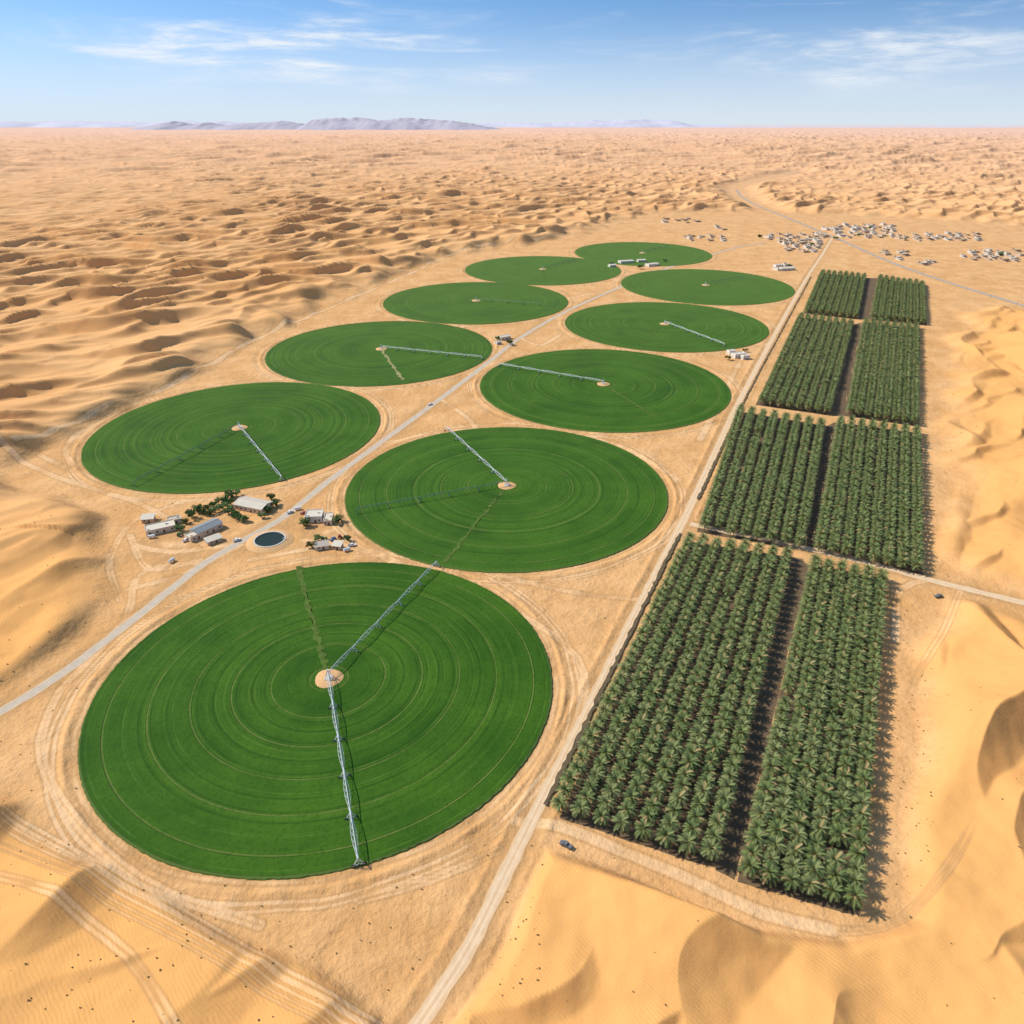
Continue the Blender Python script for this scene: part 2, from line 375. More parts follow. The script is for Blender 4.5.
for (px,py,rr) in ((175,540,34),(320,536,24),(290,520,18),(258,542,20)):
    cx,cy=G(px,py); tr=np.maximum(tr,.6*np.exp(-(((xs-cx)**2+(ys-cy)**2)/rr**2))*(.7+.5*perlin(xs/9,ys/9,52)))
track[sel]=tr
haze_tint=.30*sstep(900,6000,R.ravel())+.62*sstep(4000,30000,R.ravel())**.8  # strength of the painted haze by distance
nR,nT=R.shape
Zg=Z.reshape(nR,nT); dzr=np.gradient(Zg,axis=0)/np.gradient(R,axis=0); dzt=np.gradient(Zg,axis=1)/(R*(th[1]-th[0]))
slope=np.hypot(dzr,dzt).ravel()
idx=np.arange(nR*nT).reshape(nR,nT)
F=np.stack([idx[:-1,:-1].ravel(),idx[:-1,1:].ravel(),idx[1:,1:].ravel(),idx[1:,:-1].ravel()],1)[:,::-1]
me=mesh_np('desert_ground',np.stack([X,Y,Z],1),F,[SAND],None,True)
for nme,arr in (('flat',flat),('track',track),('soft',soft),('haze_tint',haze_tint),('slope',slope)):
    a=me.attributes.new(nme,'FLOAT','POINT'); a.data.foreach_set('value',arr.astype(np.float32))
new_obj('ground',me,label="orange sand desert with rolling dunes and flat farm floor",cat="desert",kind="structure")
def zat(x,y): return float(terrain(np.array([x],float),np.array([y],float))[0][0])
# ------------------------------------------------------------------ roads
def ribbon(name,pts,w,m,z,label,step=5.0,rag=.12,cat="road"):
    P=smooth_line(pts,step); V=[];uv=[];L=0
    for i,p in enumerate(P):
        a=P[max(0,i-1)];b=P[min(len(P)-1,i+1)];d=(b-a).normalized();n=Vector((d.y,-d.x)); L+=(P[i]-P[i-1]).length if i else 0
        for k in range(5):
            s=(k/4-.5); jit=(random.uniform(-rag,rag) if k in (0,4) else 0)
            q=p+n*(w*(s+jit*(.5 if k else -.5))); V.append((q.x,q.y,z)); uv.append((k/4,L/w))
    F=[(i*5+k,i*5+k+1,(i+1)*5+k+1,(i+1)*5+k) for i in range(len(P)-1) for k in range(4)]
    return new_obj(name,mesh_np(name,V,F,[m],None,False,uv),label=label,cat=cat,kind="structure")
RL=["pale paved farm road running between the crop circles","sandy dirt road beside the date palm blocks","sandy dirt road crossing between palm blocks","grey asphalt desert highway beside the village"]
for i,(p,w,m) in enumerate(ROADS):
    ribbon('road',GL(p),w,m,.05+.02*i+(.15 if i==3 else 0),RL[i],step=5 if i<3 else 20)
# irrigation ditch along the palm road
for seg in ([(545,806),(588,720),(638,618),(680,534)],[(698,500),(741,408),(779,336),(811,277)]):
    P=[Vector(q) for q in GL(seg)]
    ribbon('irrigation_ditch',P,1.9,DITCH,.85,"narrow dark earth irrigation ditch beside dirt road",3,.7,"ditch")
# ------------------------------------------------------------------ fields
def field_mesh(seed):
    r=np.random.default_rng(seed); n=400; rr=[0.03]+list(np.linspace(.1,.985,14))+[.995,1.0,1.003]
    V=[];F=[]
    ed=1+np.array([r.uniform(-.0022,.0022) for i in range(n)])
    for k,q in enumerate(rr):
        for i in range(n):
            a=2*math.pi*i/n; e=q*(ed[i] if k>len(rr)-4 else 1)
            z=.75 if k<len(rr)-2 else (.6 if k==len(rr)-2 else 0.02)
            V.append((e*math.cos(a),e*math.sin(a),z+(r.uniform(-.05,.05) if k<len(rr)-1 else 0)))
    for k in range(len(rr)-1):
        for i in range(n): j=(i+1)%n; F.append((k*n+i,(k+1)*n+i,(k+1)*n+j,k*n+j))
    F.append(tuple(range(n)))
    return mesh_np('crop_field',V,F,[CROP],None,True)
FM=[field_mesh(s) for s in range(3)]
for i,(cx,cy,rx,ry) in enumerate(FD):
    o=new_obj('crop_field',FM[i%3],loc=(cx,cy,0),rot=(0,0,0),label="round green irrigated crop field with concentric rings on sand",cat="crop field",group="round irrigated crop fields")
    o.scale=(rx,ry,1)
# ------------------------------------------------------------------ irrigators
PZ=4.3
def span_mesh(L,st):
    b=MB(); n=7
    def top(t): return Vector((t*L,0,PZ+.9*math.sin(math.pi*t)))
    def lo(t,s): return Vector((t*L,s*1.15*math.sin(math.pi*min(max(t,.08),.92)),PZ+.9*math.sin(math.pi*t)-1.5*math.sin(math.pi*t)))
    for i in range(n):
        a,c=i/n,(i+1)/n; b.bar(top(a),top(c),.15,0,6)
        for s in (-1,1):
            b.bar(lo(a,s),lo(c,s),.07); b.bar(top(a),lo(c,s),.055); b.bar(lo(a,s),top(c),.055)
        if i: b.bar(lo(a,-1),lo(a,1),.06)
        for k in (0,.5): 
            q=top(a+k/n); b.bar(q,q-Vector((0,0,1.9)),.035,1,3)
    return b.mesh('span',[st,GREY])
def tower_mesh(st):
    b=MB()
    for s in (-1,1):
        b.bar((-.35,0,PZ),(0,s*2.1,.75),.11); b.bar((.35,0,PZ),(0,s*2.1,.75),.11)
    b.bar((0,-2.3,.75),(0,2.3,.75),.15); b.bar((-.18,-1,2.6),(.18,1,2.6),.07); b.box(-.35,.35,-.3,.3,.8,1.3,1)
    return b.mesh('drive_tower',[st,GREY])
def wheel_mesh(r=.72,w=.42):
    b=MB(); n=16
    prof=[(-w/2,r*.55),(-w/2,r*.9),(-w*.3,r),(w*.3,r),(w/2,r*.9),(w/2,r*.55)]
    vs=[];fs=[]
    for i in range(n):
        a=2*math.pi*i/n
        for x,q in prof: vs.append((x,q*math.cos(a),q*math.sin(a)))
    m=len(prof)
    for i in range(n):
        j=(i+1)%n
        for k in range(m-1): fs.append((i*m+k,j*m+k,j*m+k+1,i*m+k+1))
    b.add(vs,fs,0); b.bar((-w*.3,0,0),(w*.3,0,0),r*.56,1,12)
    return b.mesh('wheel',[TYRE,STEEL])
WHEEL=wheel_mesh(); TOWER={0:tower_mesh(STEEL),1:tower_mesh(GSTEEL)}; SPANS={}
def ctr_mesh():
    b=MB()
    for sx in (-1,1):
        for sy in (-1,1): b.bar((sx*1.6,sy*1.6,.1),(sx*.35,sy*.35,4.6),.12)
    for z,q in ((1.5,1.2),(3.0,.78)):
        for a,c in (((-q,-q),(q,-q)),((q,-q),(q,q)),((q,q),(-q,q)),((-q,q),(-q,-q))): b.bar((*a,z),(*c,z),.07)
    b.bar((0,0,0),(0,0,5.2),.22,0,8); b.box(-2.1,2.1,-2.1,2.1,0,.22,1); b.box(.9,1.7,-1.9,-1.4,.22,1.9,2); b.bar((0,0,5.2),(0,0,5.6),.4,0,8)
    return b.mesh('pivot_tower',[STEEL,CONC,PWHT])
CTR=ctr_mesh()
def pad_mesh(r,seed):
    rr=random.Random(seed); V=[(0,0,.3)];n=48
    q=[r*(1+.05*math.sin(2*math.pi*i/n*3+1)+rr.uniform(-.02,.02)) for i in range(n)]
    V+=[(q[i]*math.cos(2*math.pi*i/n)*.8,q[i]*math.sin(2*math.pi*i/n)*.8,.24) for i in range(n)]
    V+=[(x/.8,y/.8,-.72) for x,y,z in V[1:n+1]]
    F=[(0,i+1,(i+1)%n+1) for i in range(n)]+[(i+1,n+i+1,n+(i+1)%n+1,(i+1)%n+1) for i in range(n)]
    return mesh_np('sand_pad',V,F,[PAD],None,True)
PADM=pad_mesh(8.4,3)
ARMS=[(0,[(359,866,0),(437,567,0)]),(1,[(447,431,0),(357,514,1)]),(2,[(282,481,0),(134,487,1)]),(3,[(482,360,0)]),(4,[(499,367,0)]),(5,[(724,347,0)]),(6,[(540,306,1)]),(7,[(742,279,1)]),(8,[(575,261,1)]),(9,[(668,248,1)])]
for fi,ends in ARMS:
    cx,cy,rx,ry=FD[fi]
    root=new_obj('center_pivot_irrigator',None,loc=(cx,cy,0),label="galvanised steel centre pivot sprinkler on wheels across green crops",cat="irrigation machine",group="centre pivot irrigation machines")
    new_obj('sand_pad',PADM,loc=(cx,cy,.72),label="bare sandy pad around the pivot in green crops",cat="sand patch",kind="structure")
    new_obj('pivot_tower',CTR,parent=root,loc=(0,0,.95))
    for e in ends:
        ex,ey=G(*e[:2]); dx,dy=ex-cx,ey-cy; ang=math.atan2(dy,dx)
        Lt=math.hypot(dx,dy); n=max(3,round(Lt/24)); sl=Lt/n; key=(round(sl,1),e[2])
        if key not in SPANS: SPANS[key]=span_mesh(sl,[STEEL,GSTEEL][e[2]])
        for k in range(n):
            new_obj('span',SPANS[key],parent=root,loc=(math.cos(ang)*sl*k,math.sin(ang)*sl*k,.2),rot=(0,0,ang))
            q=(k+1)*sl; t=new_obj('drive_tower',TOWER[e[2]],parent=root,loc=(math.cos(ang)*q,math.sin(ang)*q,.2),rot=(0,0,ang))
            for s in (-1,1): new_obj('wheel',WHEEL,parent=t,loc=(0,s*2.1,.62))
TRK=mat('crop_wheel_track',(.30,.27,.11),.95,.45,.25,bump=.2)
TRK2=mat('crop_access_track',(.075,.125,.015),.95,.75,.3,bump=.2)
for (fi,e,w,m) in [(0,(298,566),3.0,TRK2),(1,(443,566),2.4,TRK2),(3,(403,381),3.2,TRK),(4,(657,419),2.4,TRK2),(5,(640,346),2.4,TRK2),(8,(545,283),2.6,TRK2)]:
    cx,cy,rx,ry=FD[fi]; ex,ey=G(*e)
    P=[(cx+(ex-cx)*t,cy+(ey-cy)*t) for t in (.04,.3,.6,.985)]
    ribbon('field_track',P,w,m,.9,"worn radial track through green crops",3,.9,"track")
# ------------------------------------------------------------------ palms
def palm_crown(seed,nf=40,nl=11,rad=4.3,wd=1.0):
    r=random.Random(seed); b=MB(); 
    for i in range(nf):
        t=i/nf; az=i*2.39996+r.uniform(-.2,.2); el=math.radians(80-98*t**.85+r.uniform(-8,8)); L=rad*r.uniform(.88,1.15)*(1-.12*(1-t))
        m=0 if r.random()<.66 else 1
        if t>.94 or r.random()<.035: m=2
        pts=[];p=Vector((0,0,0));e=el
        ns=6
        for k in range(ns+1):
            pts.append(p.copy()); st=L/ns; p=p+Vector((math.cos(e)*math.cos(az),math.cos(e)*math.sin(az),math.sin(e)))*st; e-=math.radians(12)
        side=Vector((-math.sin(az),math.cos(az),0))
        def at(q):
            q*=ns; k=min(int(q),ns-1); return pts[k].lerp(pts[k+1],q-k),(pts[k+1]-pts[k]).normalized()
        b.bar(pts[0],pts[3],.085,2,3)
        for k in range(nl):
            q=.10+.88*k/nl; c,d=at(q); c2,_=at(min(1,q+.85/nl)); ln=wd*.98*math.sin(math.pi*(.2+.74*q))**.7*r.uniform(.85,1.1)+.1
            up=side.cross(d)*-1
            if up.z<0: up=-up
            for s in (-1,1):
                tip=c2+d*ln*.5+side*s*ln*.8+up*ln*(.15)
                b.add([c,c2,tip],[(0,1,2)],m)
    for i in range(8):
        a=i*.8+r.random(); q=Vector((math.cos(a),math.sin(a),0)); b.bar(q*.2+Vector((0,0,.3)),q*1.3+Vector((0,0,.55)),.07,3,3); b.bar(q*1.2+Vector((0,0,.5)),q*1.6+Vector((0,0,-.7)),.12,3,5,.34)
    return b
def palm_trunk(h,seed):
    b=MB(); n=8
    for i in range(n):
        z0=h*i/n; z1=h*(i+1)/n; b.bar((0,0,z0),(0,0,z1),.26+.05*(1-i/n),0,7,.35+.05*(1-i/n))
    return b
PM=[mat('palm_frond_green',c,.6,.4,.35,spec=.3) for i,c in enumerate([(.180,.222,.066),(.210,.24,.082),(.155,.20,.056)])]
HTR=5.8
crowns=[palm_crown(s,rad=4.5+.2*(s%3)) for s in range(5)]
CM=[c.mesh('crown',[PM[i%3],FR2,FRD,DATE],False) for i,c in enumerate(crowns)]
TM=[palm_trunk(HTR+.2,s).mesh('trunk',[BARK],False) for s in range(2)]
midc=[palm_crown(20+s,nf=32,nl=7,rad=4.9,wd=1.2) for s in range(3)]
lowc=[palm_crown(40+s,nf=26,nl=4,rad=5.2,wd=1.4) for s in range(3)]
BLK=[([(549,806),(718,860),(794,548),(687,532)],8,38,3.2,4),([(738,872),(864,907),(889,570),(811,555)],6,38,3.4,4),
     ([(697,527),(806,546),(828,418),(737,403)],8,43,4.2,8),([(812,547),(926,572),(923,425),(836,414)],8,41,4.6,8),
     ([(755,402),(832,413),(856,318),(799,311)],8,64,5,14),([(844,413),(921,424),(921,322),(863,316)],8,62,5,14),
     ([(802,311),(859,317),(868,273),(821,268)],8,56,5.5,18),([(869,317),(928,323),(926,280),(878,273)],8,56,5.5,18)]
KZ=1-6.6/H
palms=[]; quads=[]
for q,nc,nr,ins,inl in BLK:
    A,B,C,D=[Vector(p)*KZ for p in GL(q)]; quads.append((A,B,C,D))
    w1=(B-A).length; l1=(D-A).length
    for j in range(nr):
        for i in range(nc):
            u=ins/w1+(1-2*ins/w1)*i/(nc-1); v=inl/l1+(1-2*inl/l1)*j/(nr-1); p=(A*(1-u)+B*u)*(1-v)+(D*(1-u)+C*u)*v
            if random.random()<.005: continue
            palms.append((p.x+random.uniform(-.25,.25),p.y+random.uniform(-.35,.35),random.uniform(.9,1.1),random.uniform(0,6.28)))
def soil(A,B,C,D,z,gw=8):
    V=[]
    for j in range(33):
        for i in range(gw+1):
            u=i/gw;v=j/32;p=(A*(1-u)+B*u)*(1-v)+(D*(1-u)+C*u)*v
            if i in(0,gw) or j in (0,32): p=p+Vector((random.uniform(-.5,.5),random.uniform(-.5,.5)))
            V.append((p.x,p.y,z))
    F=[(j*(gw+1)+i,j*(gw+1)+i+1,(j+1)*(gw+1)+i+1,(j+1)*(gw+1)+i) for j in range(32) for i in range(gw)]
    new_obj('orchard_soil_shade',mesh_np('orchard_soil_shade',V,F,[SOIL_SHADE]),label="dark irrigated soil and painted shade among rows of date palms",cat="soil",kind="structure")
for k in range(0,8,2):
    qs=[]
    for (a,b_,c_,d_),inl in ((quads[k],BLK[k][4]),(quads[k+1],BLK[k+1][4])):
        f=(inl-3)/(d_-a).length
        q=(a.lerp(d_,f),b_.lerp(c_,f),c_.lerp(b_,f),d_.lerp(a,f)); qs.append(q); soil(*q,.04)
    soil(qs[0][1],qs[1][0],qs[1][3],qs[0][2],.02,3)  # lane strip between blocks: palm shade painted in the dark soil colour
palms.sort(key=lambda p:math.hypot(p[0],p[1]))
for k,(x,y,s,a) in enumerate(palms[:300]):
    root=new_obj('palm_tree',None,loc=(x,y,0),rot=(0,0,a),label="date palm with grey-green fronds in a planted row",cat="palm tree",group="date palms planted in rows")
    root.scale=(s,s,s*random.uniform(.92,1.06))
    new_obj('trunk',TM[k%2],parent=root)
    new_obj('crown',CM[(k*7)%5],parent=root,loc=(0,0,HTR))
def tri_arr(b):
    V=np.array(b.v,dtype=np.float64);F=[];M=[]
    for f,m in zip(b.f,b.m):
        for i in range(1,len(f)-1): F.append((f[0],f[i],f[i+1]));M.append(m)
    return V,np.array(F),np.array(M)
hi=[tri_arr(c) for c in crowns[:3]]; mi_=[tri_arr(c) for c in midc]; lo=[tri_arr(c) for c in lowc]
tb=MB(); tb.bar((0,0,-HTR),(0,0,0),.3,4,4); tbk=tri_arr(tb)
VV=[];FF=[];MM=[];off=0
for k,(x,y,s,a) in enumerate(palms[300:]):
    d=math.hypot(x,y); bs=(hi if d<480 else (mi_ if d<850 else lo))[k%3]
    for V,F_,M_ in (bs,tbk):
        c,sn=math.cos(a)*s,math.sin(a)*s
        W=np.stack([V[:,0]*c-V[:,1]*sn+x,V[:,0]*sn+V[:,1]*c+y,(V[:,2]+HTR)*s],1)
        VV.append(W);FF.append(F_+off);MM.append(M_);off+=len(V)
new_obj('palm_grove',mesh_np('palm_grove',np.concatenate(VV),np.concatenate(FF),[PM[0],FR2,FRD,DATE,BARK],np.concatenate(MM)),label="dense rows of date palms in rectangular blocks on sand",cat="palm trees",kind="stuff")
# ------------------------------------------------------------------ broadleaf trees
def leaf_tree(seed,rad=3.2,ht=5.0):
    r=random.Random(seed); t=MB(); t.bar((0,0,0),(0,0,ht*.45),.28,0,6,.18)
    cl=[]
    for i in range(11):
        a=r.uniform(0,6.28);q=rad*r.uniform(.2,.85);c=Vector((q*math.cos(a),q*math.sin(a),ht*r.uniform(.4,.85))); cl.append((c,rad*r.uniform(.3,.5))); t.bar((0,0,ht*.4),c,.1,0,4,.04)
    b=MB()
    for c,q in cl:
        for k in range(75):
            d=Vector((r.gauss(0,1),r.gauss(0,1),r.gauss(0,1))).normalized()*q*r.random()**.4; p=c+d
            u=Vector((r.gauss(0,1),r.gauss(0,1),r.gauss(0,1))).normalized(); v=u.orthogonal().normalized(); sz=r.uniform(.22,.5)
            b.add([p-u*sz,p+v*sz*.6,p+u*sz,p-v*sz*.6],[(0,1,2,3)],0 if d.z>-.1 else 1)
    return t.mesh('trunk',[BARK]),b.mesh('crown',[LEAF,LEAF2])
LT=[leaf_tree(s) for s in range(3)]
def tree_at(px,py,s=1.0,k=0):
    x,y=G(px,py); root=new_obj('shade_tree',None,loc=(x,y,0),rot=(0,0,random.uniform(0,6)),label="bushy dark green shade tree beside farm buildings",cat="tree",group="shade trees around the farmstead"); root.scale=(s,s,s*.85)
    new_obj('trunk',LT[k%3][0],parent=root); new_obj('crown',LT[k%3][1],parent=root)
for k,(px,py) in enumerate([(203,514),(208,510),(213,507),(219,504),(225,501),(231,498),(237,496),(209,515),(216,512),(223,510),(229,514),(235,519),(192,518),(186,523),(243,521),(262,518),(269,512),(276,506),(272,500),(197,512),(228,506),(180,531),(318,541),(312,548),(348,541),(304,526),(339,523)]):
    tree_at(px,py,random.uniform(.85,1.45),k)
for k,(px,py) in enumerate([(510,345),(497,340),(612,265),(640,269),(665,262),(745,352),(728,360),(790,268),(812,246),(835,240),(858,236),(905,240),(782,243),(760,238),(880,232),(930,240),(1000,256),(870,229)]):
    tree_at(px,py,random.uniform(1.0,1.9),k)
# ------------------------------------------------------------------ buildings
def building(px,py,w,d,h,ang,roof,wm,rm,label,cat="farm building",name='farm_building'):
    x,y=G(px,py); root=new_obj(name,None,loc=(x,y,0),rot=(0,0,ang),label=label,cat=cat,group="farmstead buildings")
    b=MB(); t=.3
    X0,X1,Y0,Y1=-w/2,w/2,-d/2,d/2
    b.box(X0,X1,Y0,Y1,0,h)
    if roof=='flat':
        for a in ((X0,X1,Y0,Y0+t),(X0,X1,Y1-t,Y1),(X0,X0+t,Y0+t,Y1-t),(X1-t,X1,Y0+t,Y1-t)): b.box(*a,h,h+.6)
    new_obj('wall',b.mesh('wall',[wm]),parent=root)
    r=MB()
    if roof=='flat':
        r.box(X0+t+.01,X1-t-.01,Y0+t+.01,Y1-t-.01,h+.005,h+.12); r.box(X0+1.2,X0+2.6,Y0+1.2,Y0+2.4,h+.12,h+1.1,1); r.box(w*.18,w*.18+1.5,0,1.1,h+.12,h+.9,1)
    elif roof=='gable':
        rise=d*.13; o=.6
        for s in (-1,1):
            r.add([(X0-o,s*(d/2+o),h-.1),(X1+o,s*(d/2+o),h-.1),(X1+o,0,h+rise),(X0-o,0,h+rise),(X0-o,s*(d/2+o),h+.08),(X1+o,s*(d/2+o),h+.08),(X1+o,0,h+rise+.18),(X0-o,0,h+rise+.18)],
                  [(0,1,2,3),(4,5,6,7),(0,1,5,4),(2,3,7,6),(0,3,7,4),(1,2,6,5)],0)
        r.bar((X0-o,0,h+rise+.2),(X1+o,0,h+rise+.2),.18,1,6)
        r.add([(X0,-d/2,h),(X0,d/2,h),(X0,0,h+rise)],[(0,1,2)],1); r.add([(X1,-d/2,h),(X1,d/2,h),(X1,0,h+rise)],[(0,1,2)],1)
        for k in range(int(w/2)):
            for s in (-1,1): r.bar((X0+k*2+.5,s*(d/2+o),h+.12),(X0+k*2+.5,0,h+rise+.2),.06,0,3)
    else:
        o=.5; r.add([(X0-o,Y0-o,h+.02),(X1+o,Y0-o,h+.02),(X1+o,Y1+o,h+1.2),(X0-o,Y1+o,h+1.2),(X0-o,Y0-o,h+.2),(X1+o,Y0-o,h+.2),(X1+o,Y1+o,h+1.4),(X0-o,Y1+o,h+1.4)],[(0,1,2,3),(4,5,6,7),(0,1,5,4),(2,3,7,6),(0,3,7,4),(1,2,6,5)],0)
        r.add([(X0,Y0,h),(X0,Y1,h),(X0,Y1,h+1.15)],[(0,1,2)],1); r.add([(X1,Y0,h),(X1,Y1,h),(X1,Y1,h+1.15)],[(0,1,2)],1)
    new_obj('roof',r.mesh('roof',[rm,wm]),parent=root)
    dm=MB(); dm.box(-.6,.6,-.05,.05,0,2.2); dmm=dm.mesh('door',[DOOR]); wmn=MB(); wmn.box(-.7,.7,-.04,.04,0,1.1); wmn.box(-.78,.78,-.06,.045,-.1,-.01,1); wmm=wmn.mesh('window',[GLASS,CONC])
    new_obj('door',dmm,parent=root,loc=(w*.1,Y0-.06,0))
    for k in range(max(2,int(w/4))):
        xx=X0+(k+.5)*w/max(2,int(w/4))
        if abs(xx-w*.1)>1.6: new_obj('window',wmm,parent=root,loc=(xx,Y0-.06,1.3))
    for s in (-1,1): new_obj('window',wmm,parent=root,loc=(s*(w/2+.05),0,1.3),rot=(0,0,math.pi/2))
    return root
building(254,508,24,13,4.2,-.35,'gable',CREAM,ROOFL,"cream farm shed with pale ribbed gable roof among trees")
building(207,531,19,10,4,.95,'gable',CREAM,ROOFB,"cream farm shed with blue-grey roof beside trees")
building(195,538,10,7,3.4,.95,'flat',CREAM,ROOFL,"cream flat-roofed annex beside blue-grey roofed shed")
building(161,530,19,10,3.4,.5,'flat',CREAM,ROOFL,"long cream flat-roofed house on sandy yard")
building(175,522,9,7,3,.5,'flat',CREAM,ROOFG,"small cream flat-roofed house on sandy yard")
building(149,521,8,6,3,.2,'mono',TAN,ROOFL,"small tan lean-to shed on sandy yard")
building(214,542,10,5,2.6,.75,'mono',TAN,ROOFL,"open tan lean-to shelter beside shed")
building(315,519,12,11,4.4,.1,'flat',WHITE,ROOFL,"white flat-roofed house beside farm road")
building(329,521,6,12,3.2,.1,'flat',CREAM,ROOFL,"cream flat-roofed annex beside white house")
building(322,548,9,5,2.6,.3,'mono',CREAM,ROOFG,"low cream equipment shelter on sandy yard")
building(338,548,6,5,2.8,-.2,'mono',TAN,ROOFL,"small tan pump house on sandy yard")
building(504,339,15,9,4,.6,'gable',CREAM,ROOFL,"cream shed at road junction between fields")
building(498,344,7,6,3,.6,'flat',WHITE,ROOFL,"small white flat-roofed shed at road junction")
for (px,py,w,d) in [(626,263,30,14),(652,266,26,13),(612,267,14,10),(641,262,16,10),(738,357,16,9),(731,354,9,7),(745,359,9,6),(786,270,30,14),(778,267,16,10)]:
    building(px,py,w,d,4.5,random.uniform(.2,.5),random.choice(['gable','flat']),WHITE,ROOFL,"white farm shed beside crop circles on sand")
# reservoir
x,y=G(270,541); root=new_obj('water_reservoir',None,loc=(x,y,0),label="round concrete water reservoir with dark water by road",cat="reservoir")
n=48; R1,R2=9.7,10.8
prof=[(R2+5.0,.03),(R2+1.2,1.2),(R2,1.25),(R2,1.6),(R1,1.6),(R1,.7)]
vs=[];fs=[];ms=[]
for i in range(n):
    a=2*math.pi*i/n
    for q,z in prof: vs.append((q*math.cos(a),q*math.sin(a),z))
for i in range(n):
    j=(i+1)%n
    for k in range(5): fs.append((i*6+k,j*6+k,j*6+k+1,i*6+k+1)); ms.append(1 if k<2 else 0)
new_obj('rim_wall',mesh_np('rim_wall',vs,fs,[CONC,PAD],ms),parent=root)
new_obj('water',mesh_np('water',[((R1+.05)*math.cos(2*math.pi*i/n),(R1+.05)*math.sin(2*math.pi*i/n),1.0) for i in range(n)],[tuple(range(n))],[WATER]),parent=root)
pb=MB(); pb.bar((R2+.5,0,.2),(R2+.5,0,2.3),.2,0,8); pb.bar((R2+.5,0,2.2),(R1-1,0,2.2),.18,0,8); new_obj('inlet_pipe',pb.mesh('inlet_pipe',[STEEL]),parent=root)
# village houses
def village_mesh(seed):
    r=random.Random(seed); b=MB(); w=r.uniform(13,20);d=r.uniform(9,14);h=r.choice([3.6,3.8,6.2,4.0])
    def blk(x0,x1,y0,y1,h):
        b.box(x0,x1,y0,y1,0,h,0); t=.35
        for a in ((x0,x1,y0,y0+t),(x0,x1,y1-t,y1),(x0,x0+t,y0+t,y1-t),(x1-t,x1,y0+t,y1-t)): b.box(*a,h,h+.8,0)
        b.box(x0+t+.01,x1-t-.01,y0+t+.01,y1-t-.01,h+.005,h+.1,1)
        k=x0+1.6
        while k<x1-1.5:
            for z in ([1.1,4.2] if h>6 else [1.1]): b.box(k,k+1.3,y0-.06,y0+.1,z,z+1.4,2)
            k+=3.2
    blk(-w/2,w/2,-d/2,d/2,h); blk(w/2+.01,w/2+r.uniform(4,7),-d/2+1,d/2-2,3.2); blk(-w/2+2,-w/2+6,d/2-4.5,d/2-.5,h+2.6)
    b.box(.5,1.8,-d/2-.08,-d/2+.1,0,2.3,3)
    yy=-d/2-8
    for a in ((-w/2,w/2,yy,yy+.3),(-w/2,-w/2+.3,yy+.31,-d/2-.1),(w/2-.3,w/2,yy+.31,-d/2-.1)): b.box(*a,0,2.1,0)
    return b.mesh('village_house',[[VWHT,VCRM,VTAN][seed%3],[ROOFL,ROOFG][seed%2],GLASS,DOOR])
VM=[village_mesh(s) for s in range(6)]
clusters=[((768,812),(234,243),18),((785,832),(241,252),28),((812,838),(228,240),16),((836,893),(225,238),46),((898,982),(234,241),30),((962,1020),(251,261),22),((882,906),(251,260),8),((684,726),(236,241),12),((660,708),(219,223),7),((775,800),(265,271),2),((918,935),(261,265),3),((712,724),(226,230),3)]
lab=["off-white flat-roofed desert village house with walled yard","cream flat-roofed desert village house with walled yard","tan flat-roofed desert village house with walled yard"]
done=[]
hwl=GL(HIGH); prl=GL(PALMRD)
for (xa,xb),(ya,yb),nn in clusters:
    c=0;tries=0
    while c<nn and tries<400:
        tries+=1; px=random.uniform(xa,xb);py=random.uniform(ya,yb); x,y=G(px,py)
        if any(math.hypot(x-a,y-bb)<20 for a,bb in done): continue
        if min(seg_dist(np.array([x]),np.array([y]),hwl)[0],seg_dist(np.array([x]),np.array([y]),prl)[0])<20: continue
        done.append((x,y)); c+=1; k=random.randrange(6)
        o=new_obj('village_house',VM[k],loc=(x,y,max(0,zat(x,y)-.3)),rot=(0,0,random.choice([.4,.4,.45,1.97,.3])),label=lab[k%3],cat="house",group="houses of the desert village"); s=random.uniform(.55,.95); o.scale=(s,s,s)
# ------------------------------------------------------------------ vehicles
def truck_parts(paint):
    b=MB(); b.prism([(-2.6,.5),(2.6,.5),(2.65,.95),(2.5,1.15),(1.3,1.25),(.75,1.85),(-.55,1.88),(-.75,1.2),(-2.6,1.2)],-.9,.9)
    body=b.mesh('body',[paint]); g=MB(); g.prism([(1.18,1.27),(.72,1.78),(-.5,1.8),(-.62,1.27)],-.92,.92); g.add([(1.33,-.75,1.27),(1.33,.75,1.27),(.8,.7,1.84),(.8,-.7,1.84)],[(0,1,2,3)]); gl=g.mesh('side_window',[GLASS])
    bed=MB(); bed.box(-2.5,-.85,-.75,.75,1.2,1.22); return body,gl,bed.mesh('load_bed',[GREY])
CW=wheel_mesh(.4,.26)
def truck(px,py,ang,paint,lb):
    x,y=G(px,py); root=new_obj('pickup_truck',None,loc=(x,y,max(.12,zat(x,y)+.05)),rot=(0,0,ang),label=lb,cat="pickup truck",group="parked farm vehicles")
    bo,gl,bd=truck_parts(paint); new_obj('body',bo,parent=root); new_obj('side_window',gl,parent=root); new_obj('load_bed',bd,parent=root)
    for sx in (-1.6,1.65):
        for s in (-.85,.85): new_obj('wheel',CW,parent=root,loc=(sx,s,.4),rot=(0,0,math.pi/2))
truck(566,846,2.6,GREY,"dark grey pickup truck on sandy road by palms"); truck(290,513,.9,PWHT,"white pickup truck parked near farm house")
truck(304,514,.2,PRED,"red pickup truck parked near farm house"); truck(237,541,.7,PWHT,"white pickup truck on farm road")
truck(938,597,.3,GREY,"dark grey pickup truck parked by sandy track"); truck(333,540,1.2,PBLU,"blue pickup truck in sandy yard"); truck(186,541,1.0,PWHT,"white pickup truck in sandy yard")
